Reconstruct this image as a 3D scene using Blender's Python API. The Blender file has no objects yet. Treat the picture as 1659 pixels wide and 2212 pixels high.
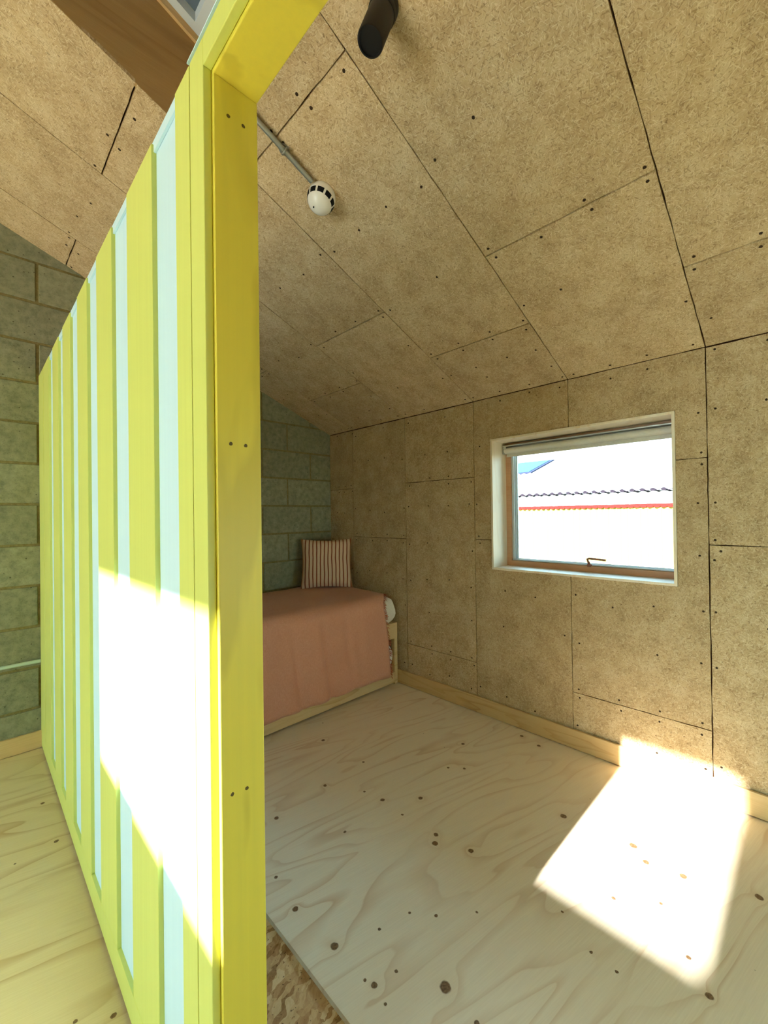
import bpy, bmesh, math, random
from mathutils import Vector, Matrix, noise as mnoise

random.seed(7)
S = bpy.context.scene
COL = S.collection

# ------------------------------------------------------------------ camera
cam_d = bpy.data.cameras.new('camera')
cam = bpy.data.objects.new('camera', cam_d)
COL.objects.link(cam)
FPX = 910.66                                   # focal length in pixels of the 1659x2212 frame
cam_d.sensor_fit = 'VERTICAL'
cam_d.sensor_height = 36.0
cam_d.lens = 36.0 * FPX / 2212.0
cam_d.clip_start = 0.02
cam_d.clip_end = 200
yaw, pit, rol = (math.radians(a) for a in (44.5396, 0.3981, -0.7593))
fw = Vector((math.sin(yaw) * math.cos(pit), math.cos(yaw) * math.cos(pit), math.sin(pit)))
rt0 = Vector((math.cos(yaw), -math.sin(yaw), 0))
up0 = rt0.cross(fw)
rt = math.cos(rol) * rt0 + math.sin(rol) * up0
up = -math.sin(rol) * rt0 + math.cos(rol) * up0
M = Matrix((rt, up, -fw)).transposed().to_4x4()
M.translation = Vector((0, 0, 1.35))
cam.matrix_world = M
S.camera = cam

# ------------------------------------------------------------------ sky, sun, exposure
W = bpy.data.worlds.new('sky')
S.world = W
W.use_nodes = True
wn = W.node_tree
wn.nodes.clear()
# clear sky: pale towards the horizon, bluer overhead (daylight as the camera's white balance shows it)
tc = wn.nodes.new('ShaderNodeTexCoord')
sep = wn.nodes.new('ShaderNodeSeparateXYZ')
wn.links.new(tc.outputs['Generated'], sep.inputs[0])
rmp = wn.nodes.new('ShaderNodeValToRGB')
rmp.color_ramp.elements[0].position = 0.0
rmp.color_ramp.elements[0].color = (0.62, 0.94, 1.0, 1)
rmp.color_ramp.elements[1].position = 1.0
rmp.color_ramp.elements[1].color = (0.30, 0.66, 1.0, 1)
wn.links.new(sep.outputs[2], rmp.inputs[0])
bgn = wn.nodes.new('ShaderNodeBackground')
bgn.inputs['Strength'].default_value = 1.25
won = wn.nodes.new('ShaderNodeOutputWorld')
wn.links.new(rmp.outputs[0], bgn.inputs[0])
wn.links.new(bgn.outputs[0], won.inputs[0])

sun_d = bpy.data.lights.new('sun', 'SUN')
sun_d.energy = 8.5
sun_d.angle = math.radians(0.9)
sun_d.color = (1.0, 0.98, 0.93)
sun = bpy.data.objects.new('sun', sun_d)
COL.objects.link(sun)
sun.location = (-12, 0, 8)
sun.rotation_euler = Vector((1, -0.008, -0.478)).to_track_quat('-Z', 'Y').to_euler()

vs = S.view_settings
vs.view_transform = 'Standard'
vs.look = 'None'
vs.gamma = 1.0
vs.use_curve_mapping = False
vs.exposure = 3.28
S.cycles.max_bounces = 14
S.cycles.diffuse_bounces = 10
S.cycles.transparent_max_bounces = 12
S.cycles.sample_clamp_indirect = 6.0
S.cycles.caustics_reflective = False
S.cycles.caustics_refractive = False

# ------------------------------------------------------------------ dimensions (metres)
XR, YB, ZC, P, XP = 2.4699, 3.2378, 2.1204, 0.3977, 0.2999
YN = -2.2                                      # wall behind the camera
XL = -4.27                                      # inner face of the far left wall
XRIDGE = -0.9
def ceil(x):
    return ZC + P * (XR - x) if x >= XRIDGE else ZC + P * (XR - XRIDGE) - P * (XRIDGE - x)
YJ = [3.2378, 2.90, 2.262, 1.624, 0.982, 0.342, -0.295]   # long joints between boards

# ------------------------------------------------------------------ helpers
def srgb(r, g, b):
    f = lambda c: c / 12.92 if c <= 0.04045 else ((c + 0.055) / 1.055) ** 2.4
    return (f(r / 255), f(g / 255), f(b / 255), 1.0)

def link(name, me, mat=None, parent=None):
    o = bpy.data.objects.new(name, me)
    COL.objects.link(o)
    if mat is not None:
        me.materials.append(mat)
    if parent is not None:
        o.parent = parent
    return o

def obj(name, bm, mat, parent=None, smooth=False, bevel=0.0, keep=False):
    me = bpy.data.meshes.new(name)
    bmesh.ops.recalc_face_normals(bm, faces=bm.faces)
    if smooth:
        for f in bm.faces:
            f.smooth = True
    bm.to_mesh(me)
    bm.free()
    if smooth:
        me.set_sharp_from_angle(angle=math.radians(38))
    o = link(name, me, mat, parent)
    if bevel > 0:
        b = o.modifiers.new('bevel', 'BEVEL')
        b.width = bevel
        b.segments = 2
        b.limit_method = 'ANGLE'
    return o

def empty(name, loc=(0, 0, 0), parent=None):
    o = bpy.data.objects.new(name, None)
    o.empty_display_size = 0.1
    COL.objects.link(o)
    o.location = loc
    if parent:
        o.parent = parent
    return o

def tag(o, label=None, cat=None, group=None, kind=None):
    if label: o['label'] = label
    if cat: o['category'] = cat
    if group: o['group'] = group
    if kind: o['kind'] = kind
    return o

def box(bm, x0, x1, y0, y1, z0, z1):
    v = [bm.verts.new(c) for c in ((x0, y0, z0), (x1, y0, z0), (x1, y1, z0), (x0, y1, z0), (x0, y0, z1), (x1, y0, z1), (x1, y1, z1), (x0, y1, z1))]
    for f in ((0, 3, 2, 1), (4, 5, 6, 7), (0, 1, 5, 4), (1, 2, 6, 5), (2, 3, 7, 6), (3, 0, 4, 7)):
        bm.faces.new([v[i] for i in f])
    return v

def B(*a):
    bm = bmesh.new()
    box(bm, *a)
    return bm

def prism(pts, fn0, fn1):
    """closed outline pts (2-D) raised between the two surfaces fn0 and fn1 (2-D -> 3-D)"""
    bm = bmesh.new()
    a = [bm.verts.new(fn0(*p)) for p in pts]
    b = [bm.verts.new(fn1(*p)) for p in pts]
    bm.faces.new(a)
    bm.faces.new(b[::-1])
    n = len(pts)
    for i in range(n):
        bm.faces.new((a[i], b[i], b[(i + 1) % n], a[(i + 1) % n]))
    return bm

def rough(poly, gap, step=0.05, amp=0.0014):
    """shrink nothing, only break the outline into short uneven bits as a sawn fibre board edge"""
    out = []
    n = len(poly)
    for i in range(n):
        p, q = Vector(poly[i]), Vector(poly[(i + 1) % n])
        k = max(1, int((q - p).length / step))
        nrm = Vector((-(q - p).y, (q - p).x)).normalized()
        for j in range(k):
            r = p + (q - p) * (j / k)
            if j:
                r = r + nrm * random.uniform(-amp, amp)
            out.append((r.x, r.y))
    return out

def tube(bm, pts, rad, seg=12, cap=True):
    pts = [Vector(p) for p in pts]
    rings = []
    for i, p in enumerate(pts):
        d = (pts[min(i + 1, len(pts) - 1)] - pts[max(i - 1, 0)]).normalized()
        a = d.orthogonal().normalized() if i == 0 else (rings_a - d * rings_a.dot(d)).normalized()
        rings_a = a
        b = d.cross(a)
        r = rad[i] if isinstance(rad, (list, tuple)) else rad
        rings.append([bm.verts.new(p + r * (math.cos(t) * a + math.sin(t) * b)) for t in (2 * math.pi * k / seg for k in range(seg))])
    for i in range(len(rings) - 1):
        for k in range(seg):
            bm.faces.new((rings[i][k], rings[i][(k + 1) % seg], rings[i + 1][(k + 1) % seg], rings[i + 1][k]))
    if cap:
        bm.faces.new(rings[0][::-1])
        bm.faces.new(rings[-1])

def lathe(bm, prof, mat4, seg=40):
    """profile [(radius, height)] turned about z, placed by mat4"""
    rings = []
    for r, h in prof:
        if r < 1e-5:
            rings.append([bm.verts.new(mat4 @ Vector((0, 0, h)))])
        else:
            rings.append([bm.verts.new(mat4 @ Vector((r * math.cos(t), r * math.sin(t), h))) for t in (2 * math.pi * k / seg for k in range(seg))])
    for a, b in zip(rings, rings[1:]):
        for k in range(seg):
            k2 = (k + 1) % seg
            if len(a) == 1 and len(b) == 1: continue
            if len(a) == 1: bm.faces.new((a[0], b[k], b[k2]))
            elif len(b) == 1: bm.faces.new((a[k], a[k2], b[0]))
            else: bm.faces.new((a[k], a[k2], b[k2], b[k]))

# ------------------------------------------------------------------ materials
class N:
    """tiny node-graph writer"""
    def __init__(self, name):
        self.m = bpy.data.materials.new(name)
        self.m.use_nodes = True
        self.t = self.m.node_tree
        self.b = self.t.nodes['Principled BSDF']
        self.out = self.t.nodes['Material Output']
        self._co = None
    def n(self, kind, **kw):
        x = self.t.nodes.new(kind)
        for k, v in kw.items():
            setattr(x, k, v)
        return x
    def set(self, sock, v):
        if hasattr(v, 'is_output') or isinstance(v, bpy.types.NodeSocket):
            self.t.links.new(v, sock)
        else:
            sock.default_value = v
    def co(self):
        if self._co is None:
            self._co = self.n('ShaderNodeTexCoord').outputs['Object']
        return self._co
    def rnd(self):
        return self.n('ShaderNodeObjectInfo').outputs['Random']
    def math(self, op, a, b=0.0, c=0.0, clamp=False):
        x = self.n('ShaderNodeMath', operation=op, use_clamp=clamp)
        for i, v in enumerate((a, b, c)):
            self.set(x.inputs[i], v)
        return x.outputs[0]
    def vmath(self, op, a, b=(0, 0, 0)):
        x = self.n('ShaderNodeVectorMath', operation=op)
        self.set(x.inputs[0], a)
        self.set(x.inputs[1], b)
        return x.outputs['Value'] if op in ('LENGTH', 'DISTANCE', 'DOT_PRODUCT') else x.outputs[0]
    def map(self, co, scale=(1, 1, 1), rot=(0, 0, 0), loc=(0, 0, 0)):
        x = self.n('ShaderNodeMapping', vector_type='TEXTURE')     # turned first, then stretched
        self.set(x.inputs['Vector'], co)
        x.inputs['Scale'].default_value = tuple(1.0 / k for k in scale)
        x.inputs['Rotation'].default_value = rot
        x.inputs['Location'].default_value = loc
        return x.outputs[0]
    def noise(self, co, scale, detail=2.0, rough=0.5, dist=0.0):
        x = self.n('ShaderNodeTexNoise')
        self.set(x.inputs['Vector'], co)
        x.inputs['Scale'].default_value = scale
        x.inputs['Detail'].default_value = detail
        x.inputs['Roughness'].default_value = rough
        x.inputs['Distortion'].default_value = dist
        return x.outputs['Fac']
    def vor(self, co, scale, feature='F1', rnd=1.0):
        x = self.n('ShaderNodeTexVoronoi', feature=feature)
        self.set(x.inputs['Vector'], co)
        x.inputs['Scale'].default_value = scale
        x.inputs['Randomness'].default_value = rnd
        return x
    def ramp(self, f, stops, mode='LINEAR'):
        x = self.n('ShaderNodeValToRGB')
        x.color_ramp.interpolation = mode
        e = x.color_ramp.elements
        while len(e) < len(stops):
            e.new(0.5)
        for el, (p, c) in zip(e, stops):
            el.position = p
            el.color = c if len(c) == 4 else (*c, 1)
        self.set(x.inputs[0], f)
        return x.outputs[0]
    def mix(self, f, a, b, mode='MIX'):
        x = self.n('ShaderNodeMix', data_type='RGBA', blend_type=mode)
        self.set(x.inputs[0], f)
        self.set(x.inputs[6], a)
        self.set(x.inputs[7], b)
        return x.outputs[2]
    def mr(self, v, a, b, c=0.0, d=1.0):
        x = self.n('ShaderNodeMapRange')
        self.set(x.inputs[0], v)
        for i, k in enumerate((a, b, c, d)):
            x.inputs[i + 1].default_value = k
        return x.outputs[0]
    def bump(self, h, strength, dist=0.002):
        x = self.n('ShaderNodeBump')
        x.inputs['Strength'].default_value = strength
        x.inputs['Distance'].default_value = dist
        self.set(x.inputs['Height'], h)
        self.t.links.new(x.outputs[0], self.b.inputs['Normal'])
    def fin(self, color, rough=0.6, spec=0.3, metal=0.0):
        self.set(self.b.inputs['Base Color'], color)
        self.set(self.b.inputs['Roughness'], rough)
        self.b.inputs['Specular IOR Level'].default_value = spec
        self.b.inputs['Metallic'].default_value = metal
        return self.m

def m_plain(name, c, rough=0.6, spec=0.3, metal=0.0):
    return N(name).fin(c, rough, spec, metal)

def m_board(name, axis, tint=1.0):
    """pressed fibre board: short light and dark strands lying in the plane across `axis`"""
    n = N(name)
    off = n.n('ShaderNodeCombineXYZ')
    r = n.rnd()
    for i, k in enumerate((37.0, 53.0, 71.0)):
        n.set(off.inputs[i], n.math('MULTIPLY', r, k))
    co = n.vmath('ADD', n.co(), off.outputs[0])
    warp = n.n('ShaderNodeTexNoise')
    n.set(warp.inputs['Vector'], co)
    warp.inputs['Scale'].default_value = 22
    warp.inputs['Detail'].default_value = 1
    cw = n.vmath('ADD', co, n.vmath('SCALE', warp.outputs['Color']))
    sc = [x for x in n.t.nodes if x.bl_idname == 'ShaderNodeVectorMath' and x.operation == 'SCALE'][-1]
    sc.inputs['Scale'].default_value = 0.012
    light = dark = None
    for k in range(4):
        a = math.radians(12 + 45 * k)
        if axis == 'x':
            rot, s = (a, 0, 0), (70, 50, 300)
        else:
            rot, s = (0, 0, a), (50, 300, 70)
        f = n.noise(n.map(cw, s, rot, (k * 9.1, k * 3.7, k * 5.3)), 1.0, 1.0, 0.5)
        l = n.mr(f, 0.62, 0.72)
        d = n.mr(f, 0.36, 0.28)
        light = l if light is None else n.math('MAXIMUM', light, l)
        dark = d if dark is None else n.math('MAXIMUM', dark, d)
    blot = n.noise(co, 9.0, 4.0, 0.65)
    base = n.ramp(blot, [(0.30, srgb(176, 150, 114)), (0.52, srgb(195, 169, 132)), (0.75, srgb(208, 186, 152))])
    c = n.mix(n.math('MULTIPLY', dark, 0.55), base, srgb(126, 96, 62))
    c = n.mix(n.math('MULTIPLY', light, 0.60), c, srgb(230, 213, 180))
    fleck = n.mr(n.noise(co, 75.0, 2.0, 0.6), 0.66, 0.74)
    c = n.mix(n.math('MULTIPLY', fleck, 0.55), c, srgb(98, 70, 42))
    v = n.mr(r, 0, 1, 0.93, 1.05)
    hsv = n.n('ShaderNodeHueSaturation')
    n.set(hsv.inputs['Color'], c)
    n.set(hsv.inputs['Value'], n.math('MULTIPLY', v, tint))
    n.bump(n.math('SUBTRACT', light, n.math('MULTIPLY', dark, 1.2)), 0.35, 0.0012)
    return n.fin(hsv.outputs[0], 0.85, 0.15)

def m_ply(name, knots=(), base=(234, 222, 200), line=(202, 170, 136), rot=0.0, freq=13.0, stretch=(0.62, 3.6, 3.6), fib=(7, 260, 260), pin=True):
    """rotary-cut softwood veneer: contour grain running along local x, knots that bend it"""
    n = N(name)
    co = n.co()
    g = n.map(co, (1, 1, 1), (0, 0, rot))
    w = n.noise(n.map(g, stretch), 1.0, 2.5, 0.45, 0.35)
    kn = halo = None
    wv = n.n('ShaderNodeTexNoise')
    n.set(wv.inputs['Vector'], co)
    wv.inputs['Scale'].default_value = 60
    wsc = n.n('ShaderNodeVectorMath', operation='MULTIPLY_ADD')
    n.set(wsc.inputs[0], wv.outputs['Color'])
    wsc.inputs[1].default_value = (0.007, 0.007, 0.0)
    wsc.inputs[2].default_value = (-0.0035, -0.0035, 0.0)
    kco = n.vmath('ADD', co, wsc.outputs[0])
    for (x, y, r) in knots:
        d = n.vmath('DISTANCE', kco, (x, y, 0.0))
        disc = n.mr(d, r * 1.05, r * 0.82)
        kn = disc if kn is None else n.math('MAXIMUM', kn, disc)
        if r > 0.0085:
            h = n.mr(d, r * 5.0, 0.0)
            h = n.math('MULTIPLY', h, h)
            halo = h if halo is None else n.math('ADD', halo, h)
    if halo is not None:
        w = n.math('ADD', w, n.math('MULTIPLY', halo, 0.07))
    fr = n.math('FRACT', n.math('MULTIPLY', w, freq))
    grain = n.ramp(fr, [(0.0, (0.1, 0.1, 0.1)), (0.55, (0.0, 0.0, 0.0)), (0.86, (0.75, 0.75, 0.75)), (0.93, (1, 1, 1)), (0.97, (0.15, 0.15, 0.15))])
    fade = n.mr(n.noise(g, 2.3, 2.0), 0.35, 0.65, 0.25, 1.0)
    fine = n.noise(n.map(g, fib), 1.0, 3.0, 0.6)
    c = n.mix(n.math('MULTIPLY', n.math('MULTIPLY', grain, fade), 0.85), srgb(*base), srgb(*line))
    c = n.mix(n.mr(fine, 0.35, 0.7, 0.0, 0.28), c, srgb(base[0] - 34, base[1] - 40, base[2] - 46))
    big = n.noise(g, 1.1, 2.0)
    c = n.mix(n.mr(big, 0.4, 0.65, 0.0, 0.35), c, srgb(base[0] - 4, base[1] - 14, base[2] - 26))
    if halo is not None:
        c = n.mix(n.math('MULTIPLY', n.math('MINIMUM', halo, 1.0), 0.28), c, srgb(196, 160, 118))
    if pin:
        v = n.vor(co, 7.0)
        dots = n.mr(v.outputs['Distance'], 0.036, 0.026)
        sel = n.math('GREATER_THAN', n.n('ShaderNodeSeparateColor').outputs[0], 0.45)
        sepn = [x for x in n.t.nodes if x.bl_idname == 'ShaderNodeSeparateColor'][-1]
        n.set(sepn.inputs[0], v.outputs['Color'])
        c = n.mix(n.math('MULTIPLY', n.math('MULTIPLY', dots, sel), 0.85), c, srgb(84, 62, 44))
    if kn is not None:
        kc = n.ramp(n.noise(co, 160, 2), [(0.35, srgb(96, 70, 48)), (0.65, srgb(134, 104, 74))])
        c = n.mix(kn, c, kc)
    n.bump(fine, 0.08, 0.001)
    return n.fin(c, 0.5, 0.35)

def m_paint(name, c, c2, rough=0.45, stain=False):
    n = N(name)
    co = n.co()
    st = n.noise(n.map(co, (70, 70, 1.4)), 1.0, 3.0, 0.6)
    col = n.mix(n.mr(st, 0.35, 0.75, 0.0, 0.55), c, c2)
    if stain:
        s = n.mr(n.noise(n.map(co, (9, 9, 2.2)), 1.0, 2.0, 0.5, 0.4), 0.56, 0.62)
        col = n.mix(n.math('MULTIPLY', s, 0.4), col, srgb(184, 166, 58))
    n.bump(st, 0.12, 0.001)
    return n.fin(col, rough, 0.4)

def m_block():
    n = N('aggregate_block')
    co = n.co()
    r = n.rnd()
    a = n.noise(co, 26.0, 5.0, 0.7)
    b = n.noise(co, 3.0, 3.0, 0.6)
    c = n.ramp(a, [(0.3, srgb(114, 118, 98)), (0.5, srgb(140, 142, 119)), (0.72, srgb(158, 159, 136))])
    c = n.mix(n.mr(b, 0.35, 0.7, 0.0, 0.35), c, srgb(132, 132, 104))
    v = n.vor(co, 42.0)
    pit = n.mr(v.outputs['Distance'], 0.19, 0.10)
    sepn = n.n('ShaderNodeSeparateColor')
    n.set(sepn.inputs[0], v.outputs['Color'])
    pit = n.math('MULTIPLY', pit, n.math('GREATER_THAN', sepn.outputs[0], 0.82))
    v2 = n.vor(co, 130.0)
    sep2 = n.n('ShaderNodeSeparateColor')
    n.set(sep2.inputs[0], v2.outputs['Color'])
    p2 = n.math('MULTIPLY', n.mr(v2.outputs['Distance'], 0.3, 0.15), n.math('GREATER_THAN', sep2.outputs[1], 0.7))
    c = n.mix(n.math('MULTIPLY', pit, 0.8), c, srgb(70, 68, 52))
    c = n.mix(n.math('MULTIPLY', p2, 0.45), c, srgb(92, 90, 70))
    hsv = n.n('ShaderNodeHueSaturation')
    n.set(hsv.inputs['Color'], c)
    n.set(hsv.inputs['Value'], n.mr(r, 0, 1, 0.88, 1.08))
    n.bump(n.math('SUBTRACT', a, n.math('MULTIPLY', pit, 0.8)), 0.5, 0.003)
    return n.fin(hsv.outputs[0], 0.95, 0.1)

def m_osb():
    n = N('oriented_strand_board')
    co = n.co()
    wz = n.n('ShaderNodeTexNoise')
    n.set(wz.inputs['Vector'], co)
    wz.inputs['Scale'].default_value = 25
    wa = n.n('ShaderNodeVectorMath', operation='MULTIPLY_ADD')
    n.set(wa.inputs[0], wz.outputs['Color'])
    wa.inputs[1].default_value = (0.05, 0.05, 0.05)
    n.set(wa.inputs[2], co)
    v = n.vor(n.map(wa.outputs[0], (20, 62, 40), (0, 0, 0.5)), 1.0)
    v.inputs['Randomness'].default_value = 1.0
    sepn = n.n('ShaderNodeSeparateColor')
    n.set(sepn.inputs[0], v.outputs['Color'])
    w = n.noise(n.map(co, (30, 60, 30), (0, 0, 0.6)), 1.0, 4.0, 0.7, 1.2)
    f = n.math('ADD', n.math('MULTIPLY', sepn.outputs[0], 0.55), n.math('MULTIPLY', w, 0.55))
    c = n.ramp(f, [(0.18, srgb(132, 92, 56)), (0.40, srgb(178, 136, 92)), (0.62, srgb(208, 172, 126)), (0.85, srgb(222, 194, 150))])
    d = n.mr(n.noise(co, 120.0, 2.0), 0.66, 0.72)
    c = n.mix(n.math('MULTIPLY', d, 0.8), c, srgb(70, 44, 26))
    n.bump(f, 0.4, 0.002)
    return n.fin(c, 0.7, 0.2)

def m_fabric(name, c, c2, weave=900.0, rough=0.9):
    n = N(name)
    co = n.co()
    a = n.noise(n.map(co, (weave, 60, 60)), 1.0, 1.0)
    b = n.noise(n.map(co, (60, weave, weave)), 1.0, 1.0)
    f = n.math('MULTIPLY', n.math('ADD', a, b), 0.5)
    big = n.noise(co, 5.0, 3.0)
    col = n.mix(n.mr(f, 0.35, 0.65), c, c2)
    col = n.mix(n.mr(big, 0.4, 0.7, 0.0, 0.3), col, c2)
    n.bump(f, 0.25, 0.001)
    n.b.inputs['Sheen Weight'].default_value = 0.2
    return n.fin(col, rough, 0.1)

def m_glass(name='window_glass', tint=(0.97, 0.985, 0.98, 1)):
    n = N(name)
    n.t.nodes.remove(n.b)
    tr = n.n('ShaderNodeBsdfTransparent')
    tr.inputs[0].default_value = tint
    gl = n.n('ShaderNodeBsdfGlossy')
    gl.inputs['Roughness'].default_value = 0.0
    fr = n.n('ShaderNodeFresnel')
    fr.inputs['IOR'].default_value = 1.45
    mx = n.n('ShaderNodeMixShader')
    n.t.links.new(fr.outputs[0], mx.inputs[0])
    n.t.links.new(tr.outputs[0], mx.inputs[1])
    n.t.links.new(gl.outputs[0], mx.inputs[2])
    n.t.links.new(mx.outputs[0], n.out.inputs[0])
    return n.m

KNOTS = [(1.389,1.448,0.0110),(1.525,1.328,0.0110),(1.396,1.132,0.0107),(1.356,1.105,0.0124),(1.426,0.979,0.0111),(1.877,0.796,0.0144),(0.793,1.266,0.0111),(0.810,1.071,0.0131),(0.962,0.754,0.0172),(0.823,0.902,0.0093),(0.813,0.931,0.0054),(1.136,1.419,0.0069),(2.059,1.458,0.0109),(2.348,1.132,0.0107),(2.379,1.254,0.0112),(1.865,1.314,0.0086),(1.812,1.380,0.0074),(1.531,1.742,0.0076),(1.370,1.554,0.0068),(1.383,1.314,0.0063),(1.059,0.978,0.0055),(1.113,0.907,0.0062),(0.948,1.009,0.0053),(0.894,0.883,0.0055),(0.812,0.846,0.0051),(1.511,2.083,0.0111),(1.263,1.730,0.0093),(0.974,1.702,0.0104),(0.812,1.427,0.0069),(1.852,0.469,0.0125),(1.907,0.527,0.0150),(1.875,0.354,0.0137),(1.957,0.149,0.0129),(1.461,0.220,0.0103),(1.544,0.282,0.0070),(1.599,0.507,0.0081),(1.691,0.385,0.0064),(1.354,0.495,0.0057),(1.349,0.422,0.0054),(1.423,0.612,0.0047),(1.220,0.817,0.0047),(0.953,0.643,0.0074)]

MAT_WALL = m_board('fibre_board_wall', 'x', 0.93)
MAT_CEIL = m_board('fibre_board_ceiling', 'z', 1.0)
MAT_JOINT = m_plain('board_joint', srgb(58, 34, 18), 0.9, 0.1)
MAT_SCREW = m_plain('screw_hole', srgb(52, 36, 22), 0.7, 0.2)
MAT_SCREW_Y = m_plain('painted_screw', srgb(92, 78, 30), 0.6, 0.3)
MAT_BLOCK = m_block()
_n = N('mortar')
MAT_MORTAR = _n.fin(_n.ramp(_n.noise(_n.co(), 60, 4, 0.7), [(0.3, srgb(116, 106, 70)), (0.7, srgb(144, 134, 96))]), 0.95, 0.1)
MAT_PLY = m_ply('plywood_floor', KNOTS, rot=-0.2)
MAT_PLY_LEFT = m_ply('plywood_floor_passage', [(0.255, 2.244, 0.010), (0.243, 2.589, 0.009), (0.273, 1.35, 0.008), (0.197, 1.408, 0.006)], (220, 204, 166), (168, 130, 84), rot=-0.25, freq=8.0)
MAT_PINE = m_ply('pine_board', (), (212, 184, 138), (172, 124, 78), rot=math.pi / 2, freq=7.0, stretch=(1.2, 9, 9), pin=False)
MAT_REVEAL = m_ply('plywood_reveal', (), (180, 148, 100), (150, 112, 70), freq=8.0, stretch=(1.2, 5, 5))
MAT_LINER = m_ply('window_liner_plywood', (), (242, 230, 212), (226, 200, 170), freq=5.0, stretch=(5, 5, 1.0), fib=(200, 200, 8))
MAT_FRAME = m_ply('timber_frame', (), (214, 170, 140), (196, 144, 110), freq=5.0, stretch=(6, 1.0, 6), fib=(200, 8, 200), pin=False)
MAT_BED = m_ply('spruce', (), (216, 188, 140), (186, 146, 96), freq=5.0, stretch=(1.0, 8, 8), pin=True)
MAT_OSB = m_osb()
MAT_YELLOW = m_paint('yellow_paint', srgb(214, 221, 118), srgb(206, 212, 112))
MAT_YELLOW_ST = m_paint('yellow_paint_stained', srgb(224, 208, 76), srgb(214, 200, 78), 0.4, True)
MAT_WHITE = m_paint('pale_paint', srgb(204, 234, 248), srgb(196, 228, 244), 0.5)
MAT_GREYGAP = m_plain('floor_gap', srgb(96, 98, 92), 0.9, 0.1)
MAT_PLASTER = m_plain('plaster', srgb(222, 220, 210), 0.9, 0.1)
MAT_GLASS = m_glass()

# ------------------------------------------------------------------ floor
floor = obj('floor', B(XL, XR + 0.02, YN, YB + 0.02, -0.10, -0.018), MAT_OSB)
tag(floor, kind='structure')
obj('plywood_sheet', B(0.715, XR - 0.002, YN + 0.005, YB - 0.002, -0.018, 0.0), MAT_PLY, floor)
obj('plywood_sheet', B(XL + 0.005, XP + 0.004, YN + 0.005, YB - 0.002, -0.018, 0.0), MAT_PLY_LEFT, floor)

# ------------------------------------------------------------------ right wall: fibre boards around a window
WY0, WY1, WZ0, WZ1 = 0.467, 1.493, 0.980, 1.842         # hole in the boards
wall_r = bmesh.new()
VZ0, VZ1 = 0.02, 2.02
VY0, VY1 = -1.70, -0.40                                  # a second window in this wall, out of the frame
for (y0, y1, z0, z1) in ((YN, VY0, -0.1, 2.30), (VY0, VY1, -0.1, VZ0), (VY0, VY1, VZ1, 2.30), (VY1, WY0, -0.1, 2.30), (WY1, YB + 0.2, -0.1, 2.30), (WY0, WY1, -0.1, WZ0), (WY0, WY1, WZ1, 2.30)):
    box(wall_r, XR + 0.012, XR + 0.25, y0, y1, z0, z1)
wall_right = obj('wall_right', wall_r, MAT_JOINT)
tag(wall_right, kind='structure')

def wall_panel(poly):
    bm = prism(rough(poly, 0), lambda y, z: (XR + 0.0125, y, z), lambda y, z: (XR, y, z))
    return obj('fibre_board_panel', bm, MAT_WALL, wall_right)

G = 0.0022
ztop = ZC - 0.004
def rect(y0, y1, z0, z1):
    return [(y0 + G, z0 + G), (y1 - G, z0 + G), (y1 - G, z1 - G), (y0 + G, z1 - G)]
ZCUT = {0: [0.0, 0.322, 1.592, ztop], 1: [0.0, 1.158, ztop], 2: [0.0, 0.332, 1.601, ztop]}
for k, zs in ZCUT.items():
    for a, b in zip(zs, zs[1:]):
        wall_panel(rect(YJ[k + 1], YJ[k], a, b))
# beside and around the window
wall_panel([(0.982 + G, 0.0), (1.624 - G, 0.0), (1.624 - G, 1.175 - G), (WY1 + .001, 1.175 - G), (WY1 + .001, WZ0 - .001), (0.982 + G, WZ0 - .001)])
wall_panel([(WY1 + .001, 1.175 + G), (1.624 - G, 1.175 + G), (1.624 - G, ztop), (0.982 + G, ztop), (0.982 + G, WZ1 + .001), (WY1 + .001, WZ1 + .001)])
wall_panel(rect(0.342, 0.982, 0.0, 0.319))
wall_panel([(0.342 + G, 0.319 + G), (0.982 - G, 0.319 + G), (0.982 - G, WZ0 - .001), (WY0 - .001, WZ0 - .001), (WY0 - .001, 1.600 - G), (0.342 + G, 1.600 - G)])
wall_panel([(0.342 + G, 1.600 + G), (WY0 - .001, 1.600 + G), (WY0 - .001, WZ1 + .001), (0.982 - G, WZ1 + .001), (0.982 - G, ztop), (0.342 + G, ztop)])
wall_panel(rect(-0.295, 0.342, 0.0, 1.189))
wall_panel(rect(-0.295, 0.342, 1.189, ztop))
wall_panel(rect(VY1, -0.295, 0.0, 1.189))
wall_panel(rect(VY1, -0.295, 1.189, ztop))
wall_panel(rect(VY0, VY1, VZ1, ztop))
wall_panel(rect(-2.19, VY0, 0.0, ztop))

# screw holes of the wall boards: two to three dozen dark countersunk spots
def disc(bm, c, nrm, r, h=0.0016, seg=7):
    c, nrm = Vector(c), Vector(nrm).normalized()
    a = nrm.orthogonal().normalized()
    b = nrm.cross(a)
    ro = random.uniform(0, 3)
    ring = [bm.verts.new(c + nrm * 0.0004 + r * random.uniform(0.85, 1.1) * (math.cos(t) * a + math.sin(t) * b)) for t in (ro + 2 * math.pi * k / seg for k in range(seg))]
    low = [bm.verts.new(v.co - nrm * h) for v in ring]
    bm.faces.new(ring)
    for k in range(seg):
        bm.faces.new((ring[k], low[k], low[(k + 1) % seg], ring[(k + 1) % seg]))

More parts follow.
